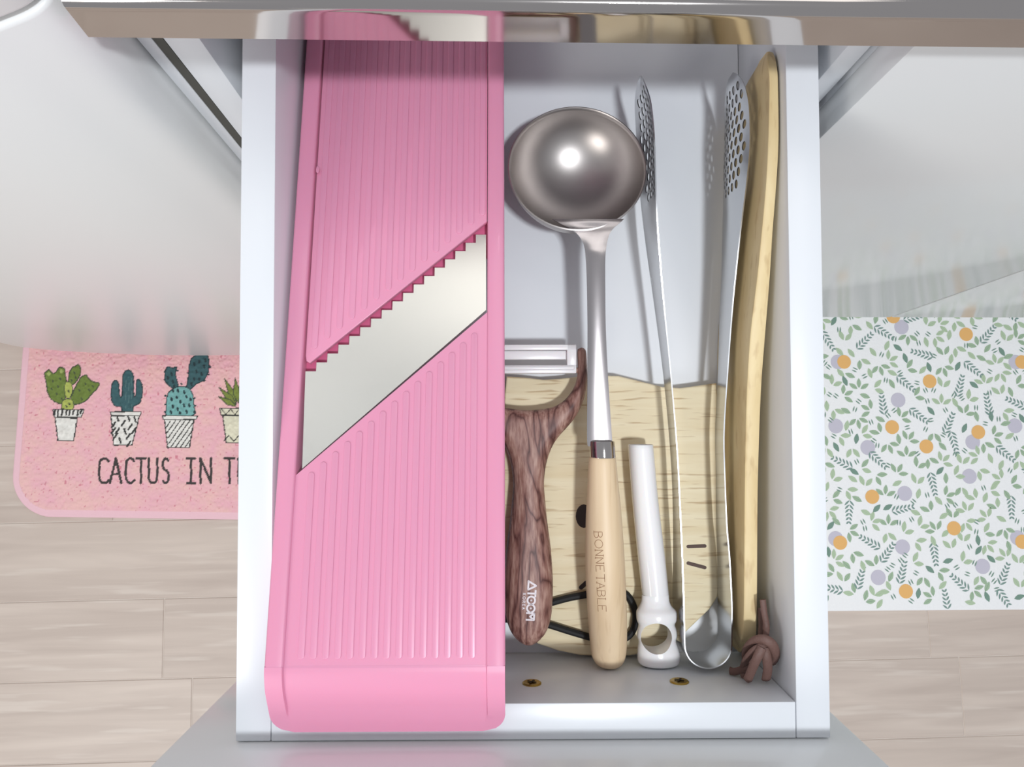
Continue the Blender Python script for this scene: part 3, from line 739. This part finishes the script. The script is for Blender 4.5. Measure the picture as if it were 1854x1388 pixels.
# ================================================================== narrow wooden board standing on its edge by the right wall
nb = Thing('serving_board', (.134, .05, 0), 'thick wooden board standing on its long edge against the right drawer wall', 'cutting board', drawer=True)
# rows: y px, inner-top px x, outer-top px x, z of top, z of bottom
rows = [(94, 1391, 1401, .0680, .056), (104, 1389, 1405, .0705, .040), (120, 1390, 1408, .0725, .022), (150, 1393, 1410, .0735, .0003), (250, 1391, 1411, .0735, .0003), (330, 1387, 1407, .0720, .0003), (420, 1379, 1400, .0690, .0003), (500, 1371, 1395, .0650, .0003),
        (600, 1359, 1387, .0610, .0003), (690, 1353, 1380, .0565, .0003), (780, 1350, 1376, .0545, .0003), (900, 1348, 1373, .0530, .0003), (1060, 1347, 1372, .0500, .0003), (1120, 1346, 1371, .0480, .0003), (1148, 1343, 1370, .0430, .0003), (1166, 1340, 1368, .0300, .0003), (1180, 1338, 1364, .0150, .001)]
rings = []
rows_s = smooth_path(rows, 4)
for y, xi_, xo_, zt_, zb_ in rows_s:
    zb_ = max(zb_, .0003)
    a = dp(xi_, y, zt_); b_ = dp(xo_, y, zt_-.001)
    b_.x = min(b_.x, xr_i-.0006); yy = (a.y+b_.y)/2; th = max(b_.x-a.x, .004)
    r_ = .0012; lean = .0012*(zt_-zb_)/.06
    a.x = min(a.x, b_.x-.004); rings.append([V((a.x+r_, yy, zt_)), V((a.x+.0003, yy, zt_-.0004)), V((a.x, yy, zt_-r_)), V((a.x-lean, yy, zb_+r_*.5)), V((a.x-lean+r_, yy, zb_)), V((a.x-lean+th-r_, yy, zb_)), V((a.x-lean+th, yy, zb_+r_*.5)), V((a.x+th, yy, zt_-r_-.001)), V((a.x+th-.0004, yy, zt_-.0012)), V((a.x+th-r_, yy, zt_-.0009))])
nb.part('board', MB().loft(rings), M['wood_edge'], angle=40)
def ctube(pp, r, flat=.55, seg=10, up=V((0, 0, 1))):
    P = [dp(x, y, z+.016) for x, y, z in pp]; P = [V(p) for p in smooth_path([tuple(p) for p in P], 6)]
    for p in P: p.x = min(p.x, xr_i-r-.0005); p.y = max(p.y, yf_i+r+.0005)
    return MB().tube(P, r, seg, flat, up)
knot = MB()
for pp, r in (([(1381, 1085, .040), (1384, 1110, .040), (1388, 1135, .040), (1385, 1160, .044)], .0017),
              ([(1376, 1100, .030), (1378, 1130, .032), (1376, 1160, .038)], .0015),
              ([(1352, 1196, .034), (1352, 1176, .040), (1364, 1161, .046), (1382, 1157, .050), (1398, 1166, .050), (1404, 1184, .046), (1400, 1200, .038)], .0026),
              ([(1345, 1208, .030), (1352, 1192, .042), (1366, 1177, .048), (1384, 1170, .048), (1397, 1180, .042)], .0022),
              ([(1380, 1172, .050), (1372, 1188, .050), (1364, 1206, .047), (1352, 1234, .040)], .0026),
              ([(1384, 1172, .048), (1388, 1190, .048), (1390, 1210, .045), (1387, 1230, .040)], .0026),
              ([(1360, 1205, .036), (1344, 1212, .032), (1322, 1217, .026)], .0023),
              ([(1362, 1215, .032), (1352, 1222, .028), (1344, 1226, .032)], .0022)):
    t_ = ctube(pp, r); knot.add(t_.v, t_.f)
nb.part('leather_cord', knot, M['leather'], label='knotted brown leather cord', angle=60)
hc = dp(1334, 1112, .018); bb = MB().tube([dp(1327, 1100, .022), dp(1334, 1108, .020), dp(1335, 1116, .014)], .0022, 10); 
nb.part('cord_stub', bb, M['black'], label='black cord end poking through the board')

# ================================================================== peeler
pk = Thing('vegetable_peeler', (dp(957, 900, .03).x, 0, BT), 'Y-shaped peeler with a dark figured wooden handle, half under the pink slicer', 'peeler', drawer=True)
AXP = 957.0
# handle: y px -> left, right px, centre z, half thickness
hrow = [(735, 872, 1046, .0245, .0045), (745, 884, 1040, .0245, .0050), (765, 900, 1028, .0248, .0056), (790, 914, 1010, .0250, .0062), (815, 925, 997, .0252, .0068), (845, 930, 988, .0254, .0074), (880, 930, 985, .0256, .0080), (930, 925, 989, .0258, .0086), (990, 917, 997, .0260, .0092),
        (1050, 912, 1001, .0258, .0096), (1090, 913, 999, .0254, .0094), (1120, 917, 993, .0250, .0088), (1142, 925, 985, .0245, .0075), (1158, 937, 973, .0240, .0055), (1166, 948, 962, .0237, .0025)]
outline_out = [(1046, 632), (1053, 629), (1060, 633), (1062, 645), (1063, 670), (1063, 690), (1059, 715), (1051, 738), (1040, 757), (1026, 774), (1010, 792), (998, 812), (989, 840), (985, 872), (987, 905), (991, 945), (997, 990), (1000, 1030), (1001, 1060), (1000, 1095), (997, 1120), (990, 1141), (980, 1155), (968, 1164.5), (957, 1167.5)]
outline_in = [(957, 742), (985, 740), (1005, 735), (1022, 724), (1035, 708), (1043, 690), (1046, 665), (1045, 640)]
mir = lambda p: (2*AXP-p[0], p[1])
full = outline_out + [mir(p) for p in outline_out[::-1][1:]] + [mir(p) for p in outline_in[::-1][:-1]] + outline_in
zc = .0262
PP = [dp(x, y, zc) for x, y in full]
def thick(y):                                      # half thickness along the handle
    return float(np.interp(y, [dp(957, v, zc).y for v in (1167, 1150, 1100, 1030, 930, 840, 760, 700, 630)], [.0055, .0068, .0092, .0098, .0084, .0072, .0058, .0052, .0042]))
# CDT of the outline, domed by the distance to the edge
def cdt_region(outer, holes, pts_in):
    vs_, es = [], []
    for loop in [outer]+holes:
        o_ = len(vs_); vs_ += [V(p) for p in loop]; es += [(o_+i, o_+(i+1) % len(loop)) for i in range(len(loop))]
    vs_ += [V(p) for p in pts_in]
    r = delaunay_2d_cdt(vs_, es, [], 0, 1e-7)
    return r[0], r[2]
def pin(x, y, P):
    c = False
    for i in range(len(P)):
        (ax, ay), (bx, by) = P[i-1], P[i]
        if (ay > y) != (by > y) and x < (bx-ax)*(y-ay)/(by-ay)+ax: c = not c
    return c
def dist_poly(x, y, P):
    d = 1e9
    for i in range(len(P)):
        (ax, ay), (bx, by) = P[i-1], P[i]; dx, dy = bx-ax, by-ay; t = max(0, min(1, ((x-ax)*dx+(y-ay)*dy)/(dx*dx+dy*dy+1e-15)))
        d = min(d, math.hypot(x-ax-t*dx, y-ay-t*dy))
    return d
ph = [tuple(p.xy) for p in PP]; ph = [tuple(q) for q in smooth_path(ph+[ph[0]], 3)][:-1]
xs_ = [p[0] for p in ph]; ys_ = [p[1] for p in ph]; inn = []
y = min(ys_)
row_i = 0
while y < max(ys_):
    x = min(xs_) + (row_i % 2)*.0007
    while x < max(xs_):
        if pin(x, y, ph) and dist_poly(x, y, ph) > .0006: inn.append((x, y))
        x += .0016
    y += .0016; row_i += 1
for k in range(len(ph)):                           # a ring just inside keeps the rim round
    (ax, ay), (bx, by) = ph[k-1], ph[(k+1) % len(ph)]; d = math.hypot(bx-ax, by-ay) or 1
    for off in (.00025,):
        for sg in (1, -1):
            q_ = (ph[k][0]-sg*(by-ay)/d*off, ph[k][1]+sg*(bx-ax)/d*off)
            if pin(*q_, ph): inn.append(q_)
vs2, fs2 = cdt_region(ph, [], inn)
fs2 = [f for f in fs2 if pin(sum(vs2[i].x for i in f)/3, sum(vs2[i].y for i in f)/3, ph)]
hd = MB(); dd = [dist_poly(v.x, v.y, ph) if i >= len(ph) else 0 for i, v in enumerate(vs2)]
def dome(v, d):
    T_ = thick(v.y); e = min(1, d/min(T_*1.15, .0105)); return T_*math.sqrt(max(0, 1-(1-e)**2))
nV = len(vs2)
tv = [V((v.x, v.y, zc+dome(v, d))) for v, d in zip(vs2, dd)]; bv = [V((v.x, v.y, zc-min(dome(v, d), zc-BT-.0002))) for v, d in zip(vs2, dd)]
hd.add(tv+bv, [tuple(f) for f in fs2] + [tuple(i+nV for i in f[::-1]) for f in fs2])
bm = bmesh.new(); me = bpy.data.meshes.new('t'); me.from_pydata([tuple(v) for v in hd.v], [], hd.f); bm.from_mesh(me); bmesh.ops.remove_doubles(bm, verts=list(bm.verts), dist=1e-6); bpy.data.meshes.remove(me)
hd = MB(); hd.bm(bm)
pk.part('handle', hd, M['rose'], angle=80)
hb = bvh_of(hd)
# white lettering down the handle (reads from top to bottom)
def frm(c0, c1, h_px, zz):                         # baseline from pixel c0 to c1, letter height in pixels to the right
    A = dp(*c0, zz); B = dp(*c1, zz); dv = (B-A); Lw = dv.length; dv.normalize(); up_ = V((-dv.y, dv.x, 0))
    hh = h_px*(DH-zz)/F
    return A, dv, up_, hh, Lw
A, dv, up_, hh, Lw = frm((957, 1051), (953, 1122), 13.5, .035)
segs = [([(0, 0), (.5, 1.05), (1, 0), (0, 0)], 0, 15.5), ([(0, 1), (1, 1)], 16.5, 11), ([(.5, 1), (.5, 0)], 16.5, 11), (arc(.5, .5, .5, .5, 0, 360, 24), 27.5, 14.2), (arc(.5, .5, .5, .5, 0, 360, 24), 42, 14.2), ([(0, 0), (0, 1), (1, 1), (1, 0)], 58, 12.5), ([(0, 1), (.5, .45), (1, 1)], 58, 12.5)]
ink = MB()
for pts_, x0, w_ in segs:
    k = Lw/71.0
    s_ = surface_strokes(hb, [[((x0+p[0]*w_)*k, p[1]*hh) for p in pts_]], lambda x, y_: A+dv*x+up_*y_, .00105, .00015, .0004); ink.add(s_.v, s_.f)
for x0 in (34.6, 49.1):
    k = Lw/71.0
    s_ = surface_strokes(hb, [[((x0+q_[0])*k, hh*.5+q_[1]*k) for q_ in arc(0, 0, .8, .8, 0, 360, 8)]], lambda x, y_: A+dv*x+up_*y_, .0006, .00015, .0004); ink.add(s_.v, s_.f)
pk.part('lettering', ink, M['ink'], label='bold white lettering printed down the handle')
A, dv, up_, hh, Lw = frm((947, 1072), (945.5, 1101), 4.6, .034)
wd, wl = word('KOREA', .34); k = Lw/wl
s_ = surface_strokes(hb, [[(p[0]*k, p[1]*hh) for p in st] for st in wd], lambda x, y_: A+dv*x+up_*y_, .00032, .00015, .0005)
pk.part('small_lettering', s_, M['ink'], label='tiny white lettering beside the bold lettering')
# blade cradle between the arms
def rect(px0, py0, px1, py1, z0, z1, bev=.0005):
    a = dp(px0, py1, (z0+z1)/2); b_ = dp(px1, py0, (z0+z1)/2); return MB().box((a.x, a.y, z0), (b_.x, b_.y, z1), bev)
fr3 = MB()
zf0, zf1 = .0235, .0290
for r_ in ((872, 624, 1043, 634.5), (872, 661, 1043, 676.5), (872, 624, 886, 676), (1026, 624, 1043, 662)): q_ = rect(*r_, zf0, zf1, .0006); fr3.add(q_.v, q_.f)
q_ = rect(886, 662, 1040, 670, zf1-.001, zf1+.0012, .0008); fr3.add(q_.v, q_.f)
cr = pk.part('blade_cradle', fr3, M['frame'], label='white plastic blade cradle')
pk.part('blade', rect(885, 635, 1027, 651, zf0+.001, zf0+.0024, .0003), M['frame'], parent=cr, label='white ceramic blade')
pk.part('pivot_pin', MB().tube([dp(1036, 670, .0262), dp(1050, 670, .0262)], .0016, 12), M['rose'])
pk.part('pivot_pin', MB().tube([mir_ for mir_ in (dp(878, 670, .0262), dp(864, 670, .0262))], .0016, 12), M['rose'])

# ================================================================== ladle
ld = Thing('ladle', (dp(1045, 308, .03).x, dp(1045, 308, .03).y, 0), 'stainless steel soup ladle with a pale wooden handle lying along the drawer', 'ladle', drawer=True)
RB = .0384; DB = .0300
tilt = math.radians(-13); zr = .0405
cb0 = dp(1045, 303, zr)
Rm = Matrix.Translation(cb0) @ Matrix.Rotation(tilt, 4, 'X')
def bowl_r(s):                                     # profile from bottom centre (s=0) to rim (s=1)
    a = s*math.radians(84); return RB*math.sin(a)/math.sin(math.radians(84)), -DB*(math.cos(a)-math.cos(math.radians(84)))/(1-math.cos(math.radians(84)))
bowl = MB(); NS = 64; rings = []
for s in np.linspace(.03, 1, 22): r_, z_ = bowl_r(s); rings.append([Rm @ V((r_*math.cos(a), r_*math.sin(a), z_)) for a in [2*math.pi*k/NS for k in range(NS)]])
rim = [(RB+.0006, .0006), (RB+.0013, .0003), (RB+.0013, -.0004)]
for r_, z_ in rim: rings.append([Rm @ V((r_*math.cos(a), r_*math.sin(a), z_)) for a in [2*math.pi*k/NS for k in range(NS)]])
for s in np.linspace(.985, .03, 18): r_, z_ = bowl_r(s); rings.append([Rm @ V(((r_+.0009)*math.cos(a), (r_+.0009)*math.sin(a), z_-.0009)) for a in [2*math.pi*k/NS for k in range(NS)]])
bowl.loft(rings)
ld.part('bowl', bowl, M['steel_bowl'], angle=60)
# shaft: y px, left, right, z, sag at centre
srow = [(396, 1000, 1130, .0492), (401, 1008, 1125, .0494), (407, 1019, 1118, .0495), (413, 1031, 1111, .0496), (421, 1043, 1105, .0498), (432, 1052, 1101, .0500), (446, 1058, 1098, .0502), (470, 1061, 1096, .0504), (520, 1063, 1096, .0500), (600, 1064, 1097, .0486), (700, 1063.5, 1102, .0462), (798, 1063, 1108.5, .0432), (806, 1068, 1108, .0430)]
rings = []
for k, (y, a_, b_, z) in enumerate(smooth_path(srow, 5)):
    A_, B_ = dp(a_, y, z), dp(b_, y, z); c_ = (A_+B_)/2; w = (B_-A_).length/2; w = abs(w)
    th = .0016; ring = []; neck = max(0, min(1, (455-y)/45))
    for j in range(9):
        u = -1+j/4; x_ = c_.x+u*w; sag = -.0012*neck*(1-u*u)
        ring.append(V((x_, A_.y, z+(1-u*u)*.0006+sag)))
    for j in range(9):
        u = 1-j/4; x_ = c_.x+u*w; sag = -.0012*neck*(1-u*u)
        ring.append(V((x_, A_.y, z-th*(1-.2*u*u)+sag)))
    rings.append(ring)
ld.part('shaft', MB().loft(rings), M['steel'], angle=50)
def round_bar(rows, seg=28, flat=.92, n=4, zdown=0):
    R_ = []
    for y, a_, b_, z in smooth_path(rows, n):
        A_, B_ = dp(a_, y, z), dp(b_, y, z); c_ = (A_+B_)/2; w = abs(B_.x-A_.x)/2
        R_.append([V((c_.x+w*math.cos(t), c_.y, z-zdown+w*flat*math.sin(t))) for t in [2*math.pi*k/seg for k in range(seg)]])
    return R_
ld.part('ferrule', MB().loft(round_bar([(799.5, 1069, 1111.5, .0425), (801, 1068, 1112.5, .0425), (826, 1068, 1114.5, .0420), (828, 1069, 1114, .0420)], n=2)), M['mirror'])
hrows = [(828, 1069, 1112, .0415), (831, 1066, 1115, .0415), (870, 1064, 1119, .0405), (930, 1061, 1125, .0385), (1000, 1059.5, 1130, .0365), (1060, 1061, 1133, .0345), (1120, 1064.5, 1135, .0325), (1160, 1068, 1135, .0312), (1185, 1071, 1133, .0302), (1199, 1078, 1128, .0298), (1206, 1088, 1120, .0296), (1208.5, 1099, 1108, .0296)]
wh = MB().loft(round_bar(hrows)); ld.part('wooden_handle', wh, M['wood_handle'], angle=60)
hb = bvh_of(wh)
A, dv, up_, hh, Lw = frm((1076, 962), (1085, 1109), 14.0, .047)
def serif(text, gap=.14):
    out, x = [], 0
    for ch in text:
        if ch == ' ': x += .30; continue
        w_, st = GLYPH[ch]; w_ *= 1.25
        for s in st:
            q_ = [(x+p[0]*1.25, p[1]) for p in s]; out.append(q_)
            for e in (q_[0], q_[-1]):
                if ch != 'O' and e[1] in (0, 1) and ch != 'C': out.append([(e[0]-.09, e[1]), (e[0]+.09, e[1])])
        x += w_+gap
    return out, x-gap
wd, wl = serif('BONNE TABLE'); k = Lw/wl
s_ = surface_strokes(hb, [[(p[0]*k, p[1]*hh) for p in st] for st in wd], lambda x, y_: A+dv*x+up_*y_, .00026, .00008, .0006)
ld.part('engraved_lettering', s_, M['engrave'], label='thin burnt lettering down the handle')

# ================================================================== white corer / pitter
co = Thing('fruit_corer', (dp(1185, 1000, .03).x, dp(1185, 1000, .03).y, BT), 'white plastic corer with a round hole in its head, between ladle and tongs', 'corer', drawer=True)
crow = [(806, 1143, 1177, .0262), (808, 1139, 1181, .0262), (812, 1137.5, 1183, .0262), (900, 1144, 1191, .0260), (1000, 1154, 1203, .0256), (1075, 1162.5, 1210.5, .0253)]
tb = MB().loft(round_bar(crow, flat=.98)); co.part('tube', tb, M['plastic'], angle=60)
hrow2 = [(1076, 1162, 1211, .0255), (1088, 1161, 1212, .0256), (1097, 1157, 1216, .0258), (1104, 1153, 1223, .0262), (1110, 1152, 1225.5, .0266), (1122, 1153, 1225, .0268), (1130, 1156, 1221.5, .0268), (1140, 1154, 1225, .0268), (1150, 1153, 1226, .0268), (1160, 1156, 1223.5, .0268), (1172, 1154.5, 1227.5, .0268), (1185, 1154, 1231, .0268), (1196, 1155, 1231, .0266), (1202, 1160, 1227, .0264), (1205, 1170, 1217, .0262)]
hdm = MB().loft(round_bar(hrow2, flat=.66, seg=36, n=3))
ho = co.part('head', hdm, M['plastic'], angle=50)
cc_ = dp(1190.5, 1157, .035)
cut = MB().tube([(cc_.x, cc_.y, -.01), (cc_.x, cc_.y, .07)], .0087, 40)
cuto = co.part('cutter', cut, M['plastic'])
md = ho.modifiers.new('hole', 'BOOLEAN'); md.object = cuto; md.solver = 'EXACT'; md.operation = 'DIFFERENCE'
bpy.context.view_layer.update()
dg = bpy.context.evaluated_depsgraph_get(); nm = bpy.data.meshes.new_from_object(ho.evaluated_get(dg)); ho.modifiers.clear(); ho.data = nm; nm.name = 'head'
for p_ in nm.polygons: p_.use_smooth = True
nm.set_sharp_from_angle(angle=math.radians(45))
bpy.data.objects.remove(cuto)

# ================================================================== perforated tongs
tg = Thing('tongs', (dp(1280, 800, .02).x, dp(1280, 800, .02).y, .0125), 'long stainless steel tongs with perforated paddle ends, opened to the back of the drawer', 'tongs', drawer=True)
# path of the band seen from above: y px, x px, z top, z bottom
right = [(131, 1328, .0450, .0360), (134, 1334, .0500, .0300), (141, 1341, .0535, .0245), (152, 1347, .0565, .0200), (170, 1353, .0590, .0160), (200, 1357, .0610, .0130), (260, 1358, .0620, .0118), (330, 1352, .0585, .0135), (400, 1343, .0530, .0155), (470, 1335, .0480, .0175), (560, 1326, .0435, .0185), (680, 1317, .0405, .0215), (780, 1311, .0395, .0220), (850, 1312, .0395, .0220), (950, 1316, .0400, .0190), (1010, 1321, .0405, .0160), (1090, 1325, .0410, .0130), (1130, 1325.2, .0410, .0130)]
ub = [(1167+42.5*math.sin(math.radians(a)), 1282.5+42.5*math.cos(math.radians(a)), .0410, .0130) for a in range(0, 181, 18)]
left = [(1130, 1239, .0410, .0130), (1090, 1238, .0410, .0130), (1000, 1235, .0400, .0180), (900, 1230.5, .0395, .0220), (830, 1227, .0395, .0220), (750, 1221, .0400, .0220), (660, 1213, .0410, .0210), (560, 1203, .0435, .0190), (480, 1196, .0480, .0175), (400, 1190, .0530, .0155), (320, 1187, .0590, .0130), (240, 1184, .0620, .0118), (190, 1179, .0605, .0135), (166, 1173, .0580, .0180), (150, 1167, .0545, .0235), (141, 1163, .0505, .0290), (137, 1160, .0450, .0360)]
rowt = smooth_path(right+ub+left, 6)
P2 = []; S = [0]
for y, x, zt_, zb_ in rowt:
    p = dp(x, y, zt_); P2.append((p.x, p.y, zt_, zb_))
for a, b_ in zip(P2, P2[1:]): S.append(S[-1]+math.hypot(a[0]-b_[0], a[1]-b_[1]))
P2 = np.array(P2); S = np.array(S); smax = S[-1]
def bulge(s):                                       # paddles are slightly dished
    e = min(s, smax-s); return .0035*math.exp(-((e-.045)/.035)**2)
def tmap(s, v):
    x = np.interp(s, S, P2[:, 0]); y = np.interp(s, S, P2[:, 1]); zt_ = np.interp(s, S, P2[:, 2]); zb_ = np.interp(s, S, P2[:, 3])
    zc_ = (zt_+zb_)/2; hw = (zt_-zb_)/2; k = (v-zc_)/max(hw, .004)
    sg = 1 if s < smax/2 else -1
    return V((x + sg*bulge(s)*(1-k*k)*(-1), y, v))
outer = [(S[i], P2[i, 3]) for i in range(len(S))] + [(S[i], P2[i, 2]) for i in range(len(S)-1, -1, -1)]
holes = []
for side in (0, 1):
    for i in range(10):
        e = .0100+i*.0061
        for j in range(7):
            v = .0168+j*.0066+(i % 2)*.0033
            s = e if side == 0 else smax-e
            zt_ = np.interp(s, S, P2[:, 2]); zb_ = np.interp(s, S, P2[:, 3])
            if v < zb_+.0045 or v > zt_-.0045 or (i in (0, 9) and not .022 < v < .050): continue
            holes.append([(s+.0026*math.cos(a), v+.0021*math.sin(a)) for a in [k*math.pi/6 for k in range(12)]])
inn = []
for s in np.arange(.003, smax, .0035):
    zt_ = np.interp(s, S, P2[:, 2]); zb_ = np.interp(s, S, P2[:, 3])
    for k in (1, 2, 3):
        v = zb_+(zt_-zb_)*k/4; 
        if all(math.hypot(s-h[0][0]+.0026, v-h[0][1]) > .0032 for h in holes): inn.append((s, v))
vs2, fs2 = cdt_region(outer, holes, inn)
keepf = []
hc_ = [(h[0][0]-.0026, h[0][1]) for h in holes]
for f in fs2:
    cx_ = sum(vs2[i].x for i in f)/3; cy_ = sum(vs2[i].y for i in f)/3
    if not (np.interp(cx_, S, P2[:, 3])-1e-5 < cy_ < np.interp(cx_, S, P2[:, 2])+1e-5): continue
    if any(((cx_-a)/.0026)**2+((cy_-b_)/.0021)**2 < .9 for a, b_ in hc_): continue
    keepf.append(tuple(f))
tm = MB(); nv2 = len(vs2)
def tnorm(a, v):
    e = 4e-4; a0, a1 = max(a-e, 0), min(a+e, smax)
    return (tmap(a1, v)-tmap(a0, v)).cross(tmap(a, v+e)-tmap(a, v-e)).normalized()
nn_ = [tnorm(v.x, v.y)*.00034 for v in vs2]; pp_ = [tmap(v.x, v.y) for v in vs2]
edges = {}
for f in keepf:
    for k in range(3): edges[(f[k], f[(k+1) % 3])] = 1
walls = [(b_, a, a+nv2, b_+nv2) for (a, b_) in edges if (b_, a) not in edges]
tm.add([p+n_ for p, n_ in zip(pp_, nn_)]+[p-n_ for p, n_ in zip(pp_, nn_)], keepf+[tuple(i+nv2 for i in f[::-1]) for f in keepf])
wall_mi = [1 if any(abs(vs2[w_[0]].x-a)+abs(vs2[w_[0]].y-b_) < .0045 for a, b_ in hc_) else 0 for w_ in walls]  # hole walls take the steel darkened for shade
tm.f += walls; tm.mi += wall_mi
tg.part('band', tm, [M['steel_tong'], M['steel_hole_shade']], angle=40)
